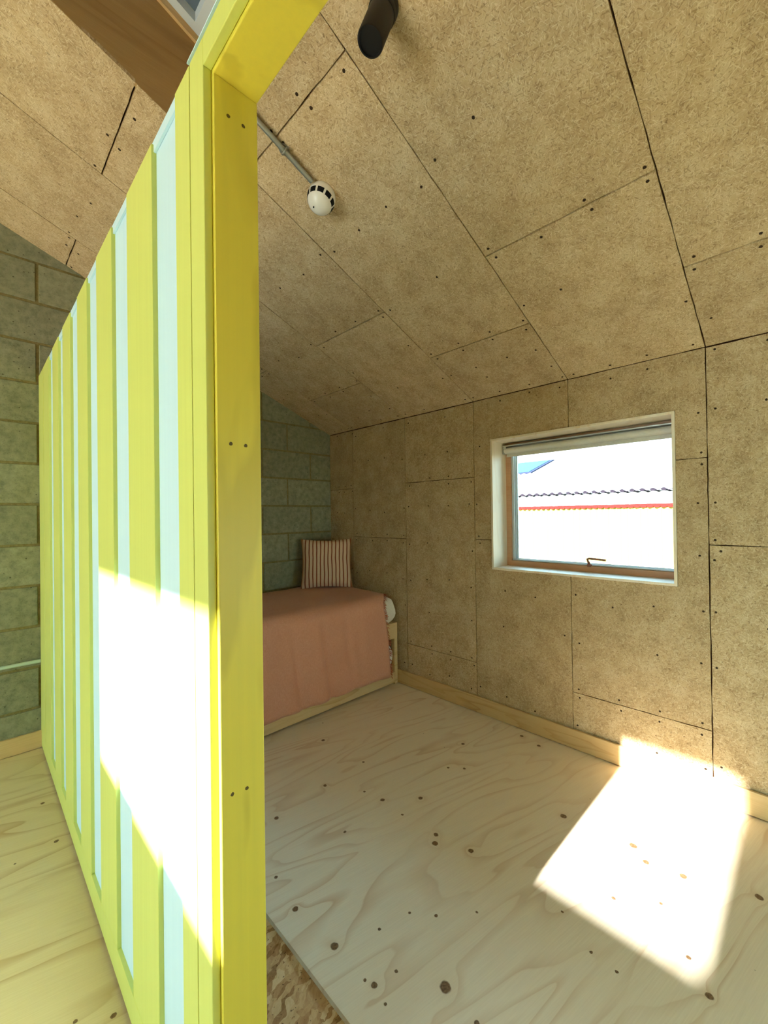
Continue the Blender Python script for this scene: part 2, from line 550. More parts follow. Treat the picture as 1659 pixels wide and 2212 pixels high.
def free(y, z):
    return not (WY0 - 0.015 < y < WY1 + 0.015 and WZ0 - 0.015 < z < WZ1 + 0.015) and 0.12 < z < ZC - 0.02 and y < YB - 0.02
bm = bmesh.new()
hz = {0: [0.322, 1.592], 1: [1.158], 2: [0.332, 1.601], 3: [1.175], 4: [0.319, 1.6], 5: [1.189]}
for k in range(6):
    y1, y0 = YJ[k], YJ[k + 1]
    for z in hz[k]:
        for f in (0.05, 0.34, 0.62, 0.95):
            for s in (-0.028, 0.028):
                y, zz = y0 + (y1 - y0) * f + random.uniform(-.012, .012), z + s + random.uniform(-.006, .006)
                if free(y, zz) and random.random() < 0.9:
                    disc(bm, (XR, y, zz), (-1, 0, 0), 0.0055)
    for z in (0.16, 0.62, 0.86, 1.12, 1.40, 1.82, 2.085):
        for f in (0.05, 0.36, 0.66, 0.95):
            if f in (0.36, 0.66) and z in (0.62, 1.12, 1.82) and random.random() < 0.45: continue
            y, zz = y0 + (y1 - y0) * f + random.uniform(-.015, .015), z + random.uniform(-.03, .02)
            if free(y, zz) and all(abs(zz - q) > 0.05 for q in hz[k]) and random.random() < 0.85:
                disc(bm, (XR, y, zz), (-1, 0, 0), 0.0055)
tag(obj('screw_heads', bm, MAT_SCREW, wall_right), kind='stuff')

# ------------------------------------------------------------------ sloping ceiling
SKX0, SKX1, SKY0, SKY1 = -0.30, 0.68, 0.75, 1.70          # skylight opening in plan
def slope(off):
    return lambda x, y: (x, y, ZC + P * (XR - x) + off)
bmc = bmesh.new()
def slab(bm, x0, x1, y0, y1, f, o0, o1):
    q = [(x0, y0), (x1, y0), (x1, y1), (x0, y1)]
    a = [bm.verts.new((x, y, f(x) + o0)) for x, y in q]
    b = [bm.verts.new((x, y, f(x) + o1)) for x, y in q]
    bm.faces.new(a); bm.faces.new(b[::-1])
    for i in range(4):
        bm.faces.new((a[i], b[i], b[(i + 1) % 4], a[(i + 1) % 4]))
XE = XR + 0.25
fR = lambda x: ZC + P * (XR - x)
fL = lambda x: ZC + P * (XR - XRIDGE) - P * (XRIDGE - x)
for (x0, x1, y0, y1) in ((XRIDGE, SKX0 - .02, YN, YB + .2), (SKX1 + .02, XE, YN, YB + .2), (SKX0 - .02, SKX1 + .02, YN, SKY0 - .02), (SKX0 - .02, SKX1 + .02, SKY1 + .02, YB + .2)):
    slab(bmc, x0, x1, y0, y1, fR, 0.014, 0.46)
RLX0, RLX1 = -3.688, -2.863                               # rooflights in the far slope, in plan
RLY = [(0.295, 1.672)]
for (x0, x1, y0, y1) in ((XL - 0.2, RLX0, YN, YB + .2), (RLX1, XRIDGE, YN, YB + .2), (RLX0, RLX1, YN, RLY[0][0]), (RLX0, RLX1, RLY[0][1], YB + .2)):
    slab(bmc, x0, x1, y0, y1, fL, 0.014, 0.15)
ceiling = obj('ceiling', bmc, MAT_JOINT)
tag(ceiling, kind='structure')
L = 1.182
xcuts = {0: 0.437, 1: 0.832, 2: 0.440, 3: 0.828, 4: 0.422, 5: 0.822, 6: 0.42}
YC = YJ + [-0.93, -1.57, -2.2]
gx, gy = 0.0032, 0.0022
def cut_rect(x0, x1, y0, y1, hx0, hx1, hy0, hy1):
    """rectangle minus hole, as outlines"""
    if hx1 <= x0 or hx0 >= x1 or hy1 <= y0 or hy0 >= y1:
        return [[(x0, y0), (x1, y0), (x1, y1), (x0, y1)]]
    out = []
    if hx1 < x1: out.append((hx1, x1, y0, y1))
    if hx0 > x0: out.append((x0, hx0, y0, y1))
    a, b = max(x0, hx0), min(x1, hx1)
    if hy1 < y1: out.append((a, b, hy1, y1))
    if hy0 > y0: out.append((a, b, y0, hy0))
    return [[(p, r), (q, r), (q, s), (p, s)] for p, q, r, s in out]
def ceiling_panel(poly):
    return obj('fibre_board_panel', prism(rough(poly, 0), slope(0.0), slope(0.0145)), MAT_CEIL, ceiling)
ceil_joints = []
for k in range(len(YC) - 1):
    y1, y0 = YC[k], YC[k + 1]
    c0 = xcuts.get(k, 0.43 if k % 2 else 0.83)
    xs = sorted([c0 + L * i for i in range(-3, 3) if XRIDGE + 0.1 < c0 + L * i < XR - 0.05] + [XRIDGE, XR])
    ceil_joints.append((y0, y1, xs))
    for a, b in zip(xs, xs[1:]):
        x0, x1 = a + gx, (b - gx if b < XR else XR - 0.0005)
        yy1 = y1 - gy if k else YB + 0.006
        r = [(x0, y0 + gy), (x1, y0 + gy), (x1, yy1), (x0, yy1)]
        hit = cut_rect(x0, x1, y0 + gy, yy1, SKX0, SKX1, SKY0, SKY1)
        for poly in hit:
            ceiling_panel(poly)
# the far slope, boarded the same way but out of the frame
for (x0, x1, y0, y1) in ((XL, RLX0, YN, YB), (RLX1, XRIDGE - .003, YN, YB), (RLX0, RLX1, YN, RLY[0][0]), (RLX0, RLX1, RLY[0][1], YB)):
    q = [(x0, y0), (x1, y0), (x1, y1), (x0, y1)]
    bm = prism(q, lambda x, y: (x, y, fL(x)), lambda x, y: (x, y, fL(x) + 0.0139))
    obj('fibre_board_panel', bm, MAT_CEIL, ceiling)
nC = Vector((-P, 0, -1)).normalized()
bm = bmesh.new()
for (y0, y1, xs) in ceil_joints[:7]:
    for x in xs[1:-1] + [XR]:
        for f in (0.05, 0.34, 0.64, 0.95):
            for s in ((-0.026, 0.026) if x < XR else (-0.035,)):
                if random.random() < 0.88:
                    xx, yy = x + s + random.uniform(-.006, .006), y0 + (y1 - y0) * f + random.uniform(-.014, .014)
                    if xx < SKX1 + .02 and SKY0 - .02 < yy < SKY1 + .02: continue
                    disc(bm, (xx, yy, fR(xx)), nC, 0.0062)
    for a, b in zip(xs, xs[1:]):
        for g in (0.33, 0.66):
            for f in (0.06, 0.36, 0.66, 0.94):
                if random.random() < 0.62:
                    xx, yy = a + (b - a) * g + random.uniform(-.03, .03), y0 + (y1 - y0) * f + random.uniform(-.02, .02)
                    if xx < SKX1 + .02 and SKY0 - .02 < yy < SKY1 + .02: continue
                    disc(bm, (xx, yy, fR(xx)), nC, 0.0058)
tag(obj('screw_heads', bm, MAT_SCREW, ceiling), kind='stuff')

# ------------------------------------------------------------------ back wall: aggregate blocks in running bond
def gable(bm, y0, y1, dz=0.0):
    pts = [(XL - 0.2, -0.1), (XR + 0.25, -0.1), (XR + 0.25, fR(XR + 0.25) + dz), (XRIDGE, fR(XRIDGE) + dz), (XL - 0.2, fL(XL - 0.2) + dz)]
    a = [bm.verts.new((x, y0, z)) for x, z in pts]
    b = [bm.verts.new((x, y1, z)) for x, z in pts]
    bm.faces.new(a); bm.faces.new(b[::-1])
    for i in range(5):
        bm.faces.new((a[i], b[i], b[(i + 1) % 5], a[(i + 1) % 5]))
bm = bmesh.new()
gable(bm, YB + 0.006, YB + 0.2, 0.14)
wall_back = obj('wall_back', bm, MAT_MORTAR)
tag(wall_back, kind='structure')
def clip_poly(poly, x_n, z_n, c):                       # keep x_n*x + z_n*z <= c
    out = []
    for i in range(len(poly)):
        p, q = poly[i], poly[(i + 1) % len(poly)]
        dp, dq = x_n * p[0] + z_n * p[1] - c, x_n * q[0] + z_n * q[1] - c
        if dp <= 0: out.append(p)
        if dp * dq < 0:
            t = dp / (dp - dq)
            out.append((p[0] + t * (q[0] - p[0]), p[1] + t * (q[1] - p[1])))
    return out
CH, CL, J = 0.241, 0.487, 0.0075
for r in range(15):
    z0, z1 = -0.005 + CH * r, -0.005 + CH * (r + 1)
    x_off = 0.297 + (0.0 if r % 2 == 1 else CL / 2)
    for c in range(-11, 6):
        x0 = x_off + CL * c
        x1 = x0 + CL
        jx = random.uniform(-.002, .002)
        poly = [(max(x0 + J + jx, XL), z0 + J), (min(x1 - J + jx, XR + .002), z0 + J), (min(x1 - J + jx, XR + .002), z1 - J), (max(x0 + J + jx, XL), z1 - J)]
        if poly[0][0] >= poly[1][0] - 0.01: continue
        poly = clip_poly(poly, P, 1.0, ZC + P * XR + 0.008)
        if len(poly) >= 3: poly = clip_poly(poly, -P, 1.0, fL(0) + 0.008)
        if len(poly) < 3: continue
        dy = random.uniform(-.0015, .001)
        bm = prism(poly, lambda x, z: (x, YB + 0.02, z), lambda x, z: (x, YB + dy, z))
        obj('block', bm, MAT_BLOCK, wall_back, bevel=0.0035)

# the wall behind the camera and the far left wall with its high window (the sun comes in here)
bm = bmesh.new()
FX0, FX1, FZ0, FZ1 = 1.25, 2.25, 0.45, 1.30              # window behind the camera in the sleeping side
zr = lambda x: (fR(x) if x >= XRIDGE else fL(x)) + 0.14
for pts in ([(XL - .2, -.1), (FX0, -.1), (FX0, zr(FX0)), (XRIDGE, zr(XRIDGE)), (XL - .2, zr(XL - .2))], [(FX1, -.1), (XR + .25, -.1), (XR + .25, zr(XR + .25)), (FX1, zr(FX1))],
            [(FX0, -.1), (FX1, -.1), (FX1, FZ0), (FX0, FZ0)], [(FX0, FZ1), (FX1, FZ1), (FX1, zr(FX1)), (FX0, zr(FX0))]):
    a = [bm.verts.new((x, YN - .2, z)) for x, z in pts]
    b = [bm.verts.new((x, YN, z)) for x, z in pts]
    bm.faces.new(a); bm.faces.new(b[::-1])
    for i in range(len(pts)):
        bm.faces.new((a[i], b[i], b[(i + 1) % len(pts)], a[(i + 1) % len(pts)]))
wall_front = tag(obj('wall_front', bm, MAT_CEIL), kind='structure')
GDY0, GDY1, GDZ = -0.20, 2.50, 2.04                      # glazed doors in the far left wall
bm = bmesh.new()
for (y0, y1, z0, z1) in ((YN, GDY0, -0.1, fL(XL) + .02), (GDY1, YB + .2, -0.1, fL(XL) + .02), (GDY0, GDY1, -0.1, 0.0), (GDY0, GDY1, GDZ, fL(XL) + .02)):
    box(bm, XL - 0.15, XL, y0, y1, z0, z1)
wall_left = tag(obj('wall_left', bm, MAT_PLASTER), kind='structure')
def wpart(name, args, mat, parent, bevel=0.0):
    bm = B(*args)
    o = obj(name, bm, mat, None, bevel=bevel)
    o.parent = parent
    o.matrix_parent_inverse = Matrix.Translation(parent.location).inverted()
    return o
for i, (y0, y1) in enumerate(RLY):
    rl = tag(empty('window_%d' % (3 + i), (RLX1, y0, fL(RLX1))), kind='structure')
    bm = bmesh.new()
    slab(bm, RLX0, RLX1, y0, y1, fL, 0.155, 0.161)
    o = obj('glass_pane', bm, MAT_GLASS)
    o.parent = rl
    o.matrix_parent_inverse = Matrix.Translation(rl.location).inverted()
win7 = tag(empty('window_5', (FX0, YN, FZ0)), kind='structure')
wpart('glass_pane', (FX0, FX1, YN - 0.08, YN - 0.074, FZ0, FZ1), MAT_GLASS, win7)
door_2 = tag(empty('door_2', (XL, GDY0, 0)), kind='structure')
wpart('glass_pane', (XL - 0.08, XL - 0.074, GDY0, GDY1, 0.0, GDZ), MAT_GLASS, door_2)
for y0, y1, z0, z1 in ((GDY0, GDY0 + .06, 0, GDZ), (GDY1 - .06, GDY1, 0, GDZ), (GDY0 + .06, GDY1 - .06, 0, .08), (GDY0 + .06, GDY1 - .06, GDZ - .06, GDZ), ((GDY0 + GDY1) / 2 - .05, (GDY0 + GDY1) / 2 + .05, .08, GDZ - .06)):
    wpart('frame_rail', (XL - 0.10, XL - 0.05, y0, y1, z0, z1), MAT_PLASTER, door_2)

bounce_slab = obj('bounce_slab', B(XL - 6.0, XL - 0.15, -4, 6, -0.3, -0.1), m_plain('pale_bounce', srgb(206, 204, 198), 0.9, 0.1))  # unseen pale slab, added to reflect daylight up through the glazed doors
tag(bounce_slab, kind='structure')
# unseen slab over the glazed doors, added to cut the sun coming in
sun_blk = obj('sun_blocker', B(XL - 2.3, XL - 0.15, GDY0 - .4, GDY1 + .4, 2.06, 2.12), MAT_PLASTER)
tag(sun_blk, kind='structure')

# ------------------------------------------------------------------ skirting boards
tag(obj('baseboard_right', B(XR - 0.02, XR - 0.005, VY1 + 0.002, YB - 0.003, 0.004, 0.111), MAT_PINE, bevel=0.002), kind='structure')
tag(obj('baseboard_back', B(XL + .002, XP + 0.002, YB - 0.02, YB - 0.003, 0.003, 0.101), MAT_BED, bevel=0.002), kind='structure')

# ------------------------------------------------------------------ partition: yellow boards over pale sheets
ZT = 2.214                                               # top of the partition
YD = 0.741                                               # side of the doorway
XS, XQ = XP + 0.0157, 0.400                              # post face, back of the post
REC = XP + 0.011                                         # face of the pale sheet
part = tag(obj('wall_partition', B(REC + 0.008, XQ - 0.012, YD + 0.085, YB - 0.002, 0.012, ZT - 0.012), MAT_JOINT), kind='structure')
obj('floor_gap', B(XP + 0.006, XQ, YD + 0.002, YB - 0.002, 0.0, 0.012), MAT_GREYGAP, part)
battens = [(1.047, 1.261), (1.431, 1.636), (1.794, 1.980), (2.145, 2.336), (2.470, 2.655), (2.800, 3.020)]
edges = [0.892] + [v for b in battens for v in b] + [3.035]
for i in range(0, len(edges) - 1, 2):
    obj('pale_sheet', B(REC, REC + 0.009, edges[i] - 0.01, edges[i + 1] + 0.01, 0.05, ZT - 0.012), MAT_WHITE, part)
for y0, y1 in battens:
    obj('batten', B(XP, REC + 0.001, y0, y1, 0.100, 2.206), MAT_YELLOW, part, bevel=0.0012)
obj('batten', B(XP, REC + 0.001, 3.032, YB - 0.003, 0.100, 2.206), MAT_YELLOW, part, bevel=0.0012)
obj('batten', B(XP, REC + 0.001, 0.8165, 0.892, 0.100, 2.206), MAT_YELLOW, part, bevel=0.0012)
obj('bottom_rail', B(XP, REC + 0.001, 0.823, YB - 0.003, 0.012, 0.0995), MAT_YELLOW, part, bevel=0.0012)
obj('top_rail', B(REC - 0.006, REC - 0.0008, 0.823, YB - 0.003, 2.188, ZT), MAT_WHITE, part)
obj('top_rail', B(REC - 0.0008, XQ + 0.004, 0.823, YB - 0.003, ZT - 0.012, ZT), MAT_WHITE, part)
obj('lining_sheet', B(XQ - 0.012, XQ, YD + 0.085, YB - 0.003, 0.012, ZT - 0.012), MAT_WHITE, part)

# doorway in the partition
DY0 = -0.22
door = tag(empty('door_1', (XP, YD, 0)), kind='structure')
ZH = 2.147
def dpart(name, args, mat, bevel=0.0015):
    return wpart(name, args, mat, door, bevel)
post = dpart('door_post', (XS, XQ, YD, YD + 0.075, 0.0, ZH), MAT_YELLOW_ST)
dpart('door_post', (XS, XQ, DY0 - 0.075, DY0, 0.0, ZH), MAT_YELLOW_ST)
dpart('door_head', (XS, XQ, DY0 - 0.075, YD + 0.082, ZH, ZT - 0.001), MAT_YELLOW_ST)
dpart('casing', (XP, XS - 0.0004, YD + 0.009, 0.8130, 0.012, 2.206), MAT_YELLOW)
dpart('casing', (XP, XS - 0.0004, DY0 - 0.068, DY0 - 0.009, 0.012, 2.206), MAT_YELLOW)
dpart('casing', (XP, XS - 0.0004, DY0 - 0.009, YD + 0.0088, ZH + 0.008, 2.206), MAT_YELLOW)
dpart('filler_strip', (XP + 0.006, REC + 0.001, 0.8131, 0.8164, 0.012, 2.200), MAT_JOINT, 0)
dpart('head_cap', (XP - 0.001, XQ + 0.003, DY0 - 0.075, 0.823, ZT - 0.0008, ZT + 0.002), MAT_WHITE, 0)
def screw(y, z, x):
    bm = bmesh.new()
    disc(bm, (x, YD, z), (0, -1, 0), 0.0036, 0.001, 10)
    o = obj('screw', bm, MAT_SCREW_Y)
    o.parent = door
    o.matrix_parent_inverse = Matrix.Translation(door.location).inverted()
for x, z in ((0.340, 1.483), (0.369, 1.483), (0.336, 0.850), (0.364, 0.848), (0.342, 2.085), (0.371, 2.085)):
    screw(YD, z, x)
# the rest of the partition beyond the doorway (out of the frame)
obj('pale_sheet', B(REC, XQ, YN + 0.003, DY0 - 0.075, 0.0, ZT), MAT_YELLOW, part)

# ------------------------------------------------------------------ window in the right wall
win = tag(empty('window_1', (XR, WY0, WZ0)), kind='structure')
def w1(name, a, mat, bevel=0.001):
    return wpart(name, a, mat, win, bevel)
XF = XR + 0.170                                           # face of the timber frame
T = 0.014
w1('liner_board', (XR - 0.006, XF + 0.06, WY1 - T, WY1 - 0.0005, WZ0 + .0005, WZ1 - .0005), MAT_LINER)
w1('liner_board', (XR - 0.006, XF + 0.06, WY0 + .0005, WY0 + T, WZ0 + .0005, WZ1 - .0005), MAT_LINER)
w1('liner_board', (XR - 0.006, XF + 0.06, WY0 + T, WY1 - T, WZ0 + .0005, WZ0 + T), MAT_LINER)
w1('liner_board', (XR - 0.006, XF + 0.06, WY0 + T, WY1 - T, WZ1 - T, WZ1 - .0005), MAT_LINER)
MAT_SASH = m_plain('grey_blue_sash', srgb(206, 222, 240), 0.35, 0.5)
iy0, iy1, iz0, iz1 = WY0 + T, WY1 - T, WZ0 + T, WZ1 - T
fwid = 0.034
w1('frame_rail', (XF, XF + 0.055, iy0, iy1, iz0, iz0 + fwid), MAT_FRAME)
w1('frame_rail', (XF, XF + 0.055, iy0, iy1, iz1 - fwid, iz1), MAT_FRAME)
w1('frame_stile', (XF, XF + 0.055, iy0, iy0 + 0.018, iz0 + fwid, iz1 - fwid), MAT_FRAME)
w1('frame_stile', (XF, XF + 0.055, iy1 - fwid, iy1, iz0 + fwid, iz1 - fwid), MAT_FRAME)
sash = empty('sash', (XF, iy0 + fwid, iz0 + fwid))
sash.parent = win
sash.matrix_parent_inverse = Matrix.Translation(win.location).inverted()
def sp(name, a, mat, bevel=0.001):
    bm = B(*a)
    o = obj(name, bm, mat, None, bevel=bevel)
    o.parent = sash
    o.matrix_parent_inverse = (Matrix.Translation(win.location).inverted() @ Matrix.Translation(win.location)) @ Matrix.Translation(sash.location).inverted()
    return o
a0, a1, b0, b1 = iy0 + 0.020, iy1 - fwid - .002, iz0 + fwid + .002, iz1 - fwid - .002
for (xo, wd) in ((0.012, 0.016), (0.026, 0.022), (0.0385, 0.028)):
    sp('sash_rail', (XF + xo, XF + xo + 0.012, a0, a1, b0, b0 + wd * 0.45), MAT_SASH)
    sp('sash_rail', (XF + xo, XF + xo + 0.012, a0, a1, b1 - wd, b1), MAT_SASH)
    sp('sash_stile', (XF + xo, XF + xo + 0.012, a0, a0 + wd * 0.6, b0 + wd * 0.45, b1 - wd), MAT_SASH)
    sp('sash_stile', (XF + xo, XF + xo + 0.012, a1 - wd, a1, b0 + wd * 0.45, b1 - wd), MAT_SASH)
sp('glass_pane', (XF + 0.0425, XF + 0.0455, a0 + 0.004, a1 - 0.01, b0 + 0.006, b1 - 0.01), MAT_GLASS, 0)
MAT_HANDLE = m_plain('bronze_handle', srgb(150, 98, 84), 0.4, 0.5, 0.3)
hy, hz_ = 0.940, b0 + 0.006
bm = bmesh.new()
box(bm, XF - 0.006, XF + 0.013, hy - 0.011, hy + 0.011, hz_ - 0.012, hz_ + 0.004)
tube(bm, [(XF + 0.003, hy, hz_), (XF - 0.004, hy + 0.001, hz_ + 0.012), (XF - 0.010, hy + 0.004, hz_ + 0.024), (XF - 0.014, hy + 0.006, hz_ + 0.034), (XF - 0.016, hy - 0.006, hz_ + 0.039), (XF - 0.016, hy - 0.03, hz_ + 0.038), (XF - 0.016, hy - 0.06, hz_ + 0.036), (XF - 0.016, hy - 0.098, hz_ + 0.034)], [0.008, 0.0075, 0.006, 0.006, 0.0065, 0.006, 0.006, 0.0065], 10)
o = obj('handle', bm, MAT_HANDLE, None, smooth=True)
o.parent = win
o.matrix_parent_inverse = Matrix.Translation(win.location).inverted()

win2 = tag(empty('window_4', (XR, VY0, VZ0)), kind='structure')
wpart('glass_pane', (XF + .047, XF + .050, VY0 + T, VY1 - T, VZ0 + T, VZ1 - T), MAT_GLASS, win2)
for y0, y1, z0, z1 in ((VY0 + .0005, VY0 + T, VZ0, VZ1), (VY1 - T, VY1 - .0005, VZ0, VZ1), (VY0 + T, VY1 - T, VZ0 + .0005, VZ0 + T), (VY0 + T, VY1 - T, VZ1 - T, VZ1 - .0005)):
    wpart('liner_board', (XR - 0.006, XF + 0.06, y0, y1, z0, z1), MAT_LINER, win2, 0.001)

# roller blind rolled up under the head of the window
MAT_BLIND = m_fabric('blind_fabric', srgb(226, 222, 216), srgb(212, 208, 202), 1200)
MAT_ALU = m_plain('aluminium', srgb(214, 216, 218), 0.3, 0.5, 0.8)
bl = empty('roller_blind', (XF - 0.03, (iy0 + iy1) / 2, iz1 - 0.045))
tag(bl, 'white fabric roller blind rolled up under the window head', 'blind')
def blp(name, bm, mat, smooth=False, bevel=0):
    o = obj(name, bm, mat, None, smooth=smooth, bevel=bevel)
    o.parent = bl
    o.matrix_parent_inverse = Matrix.Translation(bl.location).inverted()
    return o
bm = bmesh.new()
tube(bm, [(XF - 0.026, iy0 + 0.012, iz1 - 0.052), (XF - 0.026, iy1 - 0.012, iz1 - 0.052)], 0.021, 20)
blp('fabric_roll', bm, MAT_BLIND, True)
blp('fabric_end', B(XF - 0.010, XF - 0.0085, iy0 + 0.014, iy1 - 0.014, iz1 - 0.088, iz1 - 0.052), MAT_BLIND)
blp('hem_bar', B(XF - 0.0125, XF - 0.006, iy0 + 0.014, iy1 - 0.014, iz1 - 0.094, iz1 - 0.084), MAT_BLIND)
blp('head_rail', B(XF - 0.05, XF - 0.002, iy0 + 0.004, iy1 - 0.004, iz1 - 0.027, iz1 - 0.020), MAT_ALU)
for y in (iy0 + 0.004, iy1 - 0.009):
    blp('bracket', B(XF - 0.048, XF - 0.004, y, y + 0.005, iz1 - 0.075, iz1 - 0.0205), MAT_ALU, bevel=0.001)
bm = bmesh.new()
lathe(bm, [(0, 0.0), (0.010, 0.0), (0.010, 0.006), (0.0, 0.006)], Matrix.Translation((XF - 0.048, iy1 - 0.020, iz1 - 0.036)) @ Matrix.Rotation(math.pi / 2, 4, 'Y'), 16)
blp('chain_wheel', bm, MAT_ALU, True)

# ------------------------------------------------------------------ skylight in the slope
sk = tag(empty('window_2', (SKX1, SKY1, fR(SKX1))), kind='structure')
RD = 0.445
def skp(name, bm, mat, bevel=0):
    o = obj(name, bm, mat, None, bevel=bevel)
    o.parent = sk
    o.matrix_parent_inverse = Matrix.Translation(sk.location).inverted()
    return o
def slab_bm(x0, x1, y0, y1, o0, o1):
    bm = bmesh.new()
    slab(bm, x0, x1, y0, y1, fR, o0, o1)
    return bm
skp('reveal_board', slab_bm(SKX0 - .018, SKX1 + .018, SKY1, SKY1 + .018, 0.002, RD), MAT_REVEAL)
skp('reveal_board', slab_bm(SKX0 - .018, SKX1 + .018, SKY0 - .018, SKY0, 0.002, RD), MAT_REVEAL)
skp('reveal_board', slab_bm(SKX1, SKX1 + .018, SKY0, SKY1, 0.002, RD), MAT_REVEAL)
skp('reveal_board', slab_bm(SKX0 - .018, SKX0, SKY0, SKY1, 0.002, RD), MAT_REVEAL)
MAT_SKF = m_plain('white_skylight_frame', srgb(196, 204, 210), 0.4, 0.4)
MAT_SKB = m_plain('slate_blackout_blind', srgb(92, 104, 116), 0.8, 0.2)
fr_ = 0.045
skp('inner_bead', slab_bm(SKX0, SKX1, SKY1 - .012, SKY1, RD - .05, RD), MAT_BED)
skp('inner_bead', slab_bm(SKX0, SKX1, SKY0, SKY0 + .012, RD - .05, RD), MAT_BED)
skp('skylight_frame', slab_bm(SKX0, SKX1, SKY1 - fr_, SKY1 - .0121, RD - .02, RD + .05), MAT_SKF)
skp('skylight_frame', slab_bm(SKX0, SKX1, SKY0 + .0121, SKY0 + fr_, RD - .02, RD + .05), MAT_SKF)
skp('skylight_frame', slab_bm(SKX1 - fr_, SKX1, SKY0 + fr_, SKY1 - fr_, RD - .02, RD + .05), MAT_SKF)
skp('skylight_frame', slab_bm(SKX0, SKX0 + fr_, SKY0 + fr_, SKY1 - fr_, RD - .02, RD + .05), MAT_SKF)
skp('blackout_blind', slab_bm(SKX0 + fr_, SKX1 - fr_, SKY0 + fr_, SKY1 - fr_, RD + .02, RD + .05), MAT_SKB)

# ------------------------------------------------------------------ daybed
MAT_TICK = m_fabric('white_ticking', srgb(232, 226, 214), srgb(214, 206, 192), 700)
MAT_THROW = m_fabric('terracotta_throw', srgb(214, 160, 134), srgb(196, 136, 108), 800)
MAT_FRINGE = m_fabric('throw_fringe', srgb(186, 104, 72), srgb(160, 84, 56), 500)
BX0, BX1, BY0, BY1 = 0.412, 2.4495, 2.356, 3.195
bed = tag(empty('daybed', ((BX0 + BX1) / 2, (BY0 + BY1) / 2, 0)), 'pale softwood daybed frame in the back corner under the terracotta throw', 'bed')
def child(root, name, bm, mat, smooth=False, bevel=0):
    o = obj(name, bm, mat, None, smooth=smooth, bevel=bevel)
    o.parent = root
    o.matrix_parent_inverse = Matrix.Translation(root.location).inverted()
    return o
for x in (BX0, BX1 - 0.034):
    for y in (BY0, BY1 - 0.034):
        child(bed, 'leg', B(x, x + 0.034, y, y + 0.034, 0.0, 0.362), MAT_BED, bevel=0.002)
child(bed, 'side_rail', B(BX0, BX1, BY0 - 0.001, BY0 + 0.030, 0.3622, 0.486), MAT_BED, bevel=0.002)
child(bed, 'side_rail', B(BX0, BX1, BY1 - 0.03, BY1, 0.3622, 0.486), MAT_BED, bevel=0.002)
child(bed, 'end_rail', B(BX1 - 0.032, BX1, BY0 + 0.0302, BY1 - 0.0302, 0.3622, 0.486), MAT_BED, bevel=0.002)
child(bed, 'end_rail', B(BX0, BX0 + 0.032, BY0 + 0.0302, BY1 - 0.0302, 0.3622, 0.486), MAT_BED, bevel=0.002)
child(bed, 'slat_base', B(BX0 + 0.033, BX1 - 0.033, BY0 + 0.031, BY1 - 0.031, 0.448, 0.476), MAT_BED)
child(bed, 'lower_rail', B(BX0 + 0.0345, BX1 - 0.0345, BY0, BY0 + 0.030, 0.014, 0.096), MAT_BED, bevel=0.002)
child(bed, 'lower_rail', B(BX0 + 0.0345, BX1 - 0.0345, BY1 - 0.032, BY1 - 0.002, 0.014, 0.096), MAT_BED, bevel=0.002)
child(bed, 'lower_rail', B(BX1 - 0.066, BX1 - 0.036, BY0 + 0.031, BY1 - 0.033, 0.014, 0.096), MAT_BED, bevel=0.002)
child(bed, 'slat_base', B(BX0 + 0.036, BX1 - 0.068, BY0 + 0.031, BY1 - 0.034, 0.070, 0.094), MAT_BED)

def mattress(z0, z1, x0, x1, y0, y1, seed, puff):
    bm = bmesh.new()
    nx, ny, nz = 44, 20, 8
    def P3(u, v, w):
        x = x0 + (x1 - x0) * u; y = y0 + (y1 - y0) * v; z = z0 + (z1 - z0) * w
        # round the long edges and let the ends bulge
        cx, cy, cz = (x0 + x1) / 2, (y0 + y1) / 2, (z0 + z1) / 2
        h = (z1 - z0) / 2
        dz = (z - cz) / h
        ins = h * 0.55 * (1 - math.sqrt(max(0, 1 - dz * dz * 0.92)))
        if u > 1 - 1e-6: x -= ins
        elif u < 1e-6: x += ins
        else: x = cx + (x - cx) * (1 - ins / (x1 - x0) * 2)
        if v > 1 - 1e-6: y -= ins
        elif v < 1e-6: y += ins
        else: y = cy + (y - cy) * (1 - ins / (y1 - y0) * 2)
        q = Vector((x * 7, y * 7, z * 9 + seed))
        d = mnoise.noise(q) * puff
        n_ = Vector(((x - cx) / (x1 - x0) if u in (0, 1) else 0, (y - cy) / (y1 - y0) if v in (0, 1) else 0, (z - cz) / (z1 - z0) if w in (0, 1) else 0))
        return Vector((x, y, z)) + n_ * d
    cache = {}
    def V(i, j, k):
        if (i, j, k) not in cache:
            cache[(i, j, k)] = bm.verts.new(P3(i / nx, j / ny, k / nz))
        return cache[(i, j, k)]
    for i in range(nx):
        for j in range(ny):
            for k in (0, nz):
                bm.faces.new((V(i, j, k), V(i + 1, j, k), V(i + 1, j + 1, k), V(i, j + 1, k)))
    for i in range(nx):
        for k in range(nz):
            for j in (0, ny):
                bm.faces.new((V(i, j, k), V(i + 1, j, k), V(i + 1, j, k + 1), V(i, j, k + 1)))
    for j in range(ny):
        for k in range(nz):
            for i in (0, nx):
                bm.faces.new((V(i, j, k), V(i, j + 1, k), V(i, j + 1, k + 1), V(i, j, k + 1)))
    return bm
m1 = tag(obj('mattress', mattress(0.4775, 0.700, 0.43, 2.436, 2.362, 3.19, 1.0, 0.034), MAT_TICK, smooth=True), 'upper white mattress bulging out above the bed rail', 'mattress')
m2 = tag(obj('mattress', mattress(0.0950, 0.352, 0.47, 2.411, 2.366, 3.13, 5.0, 0.03), MAT_TICK, smooth=True), 'lower white mattress showing beneath the bed rail', 'mattress')

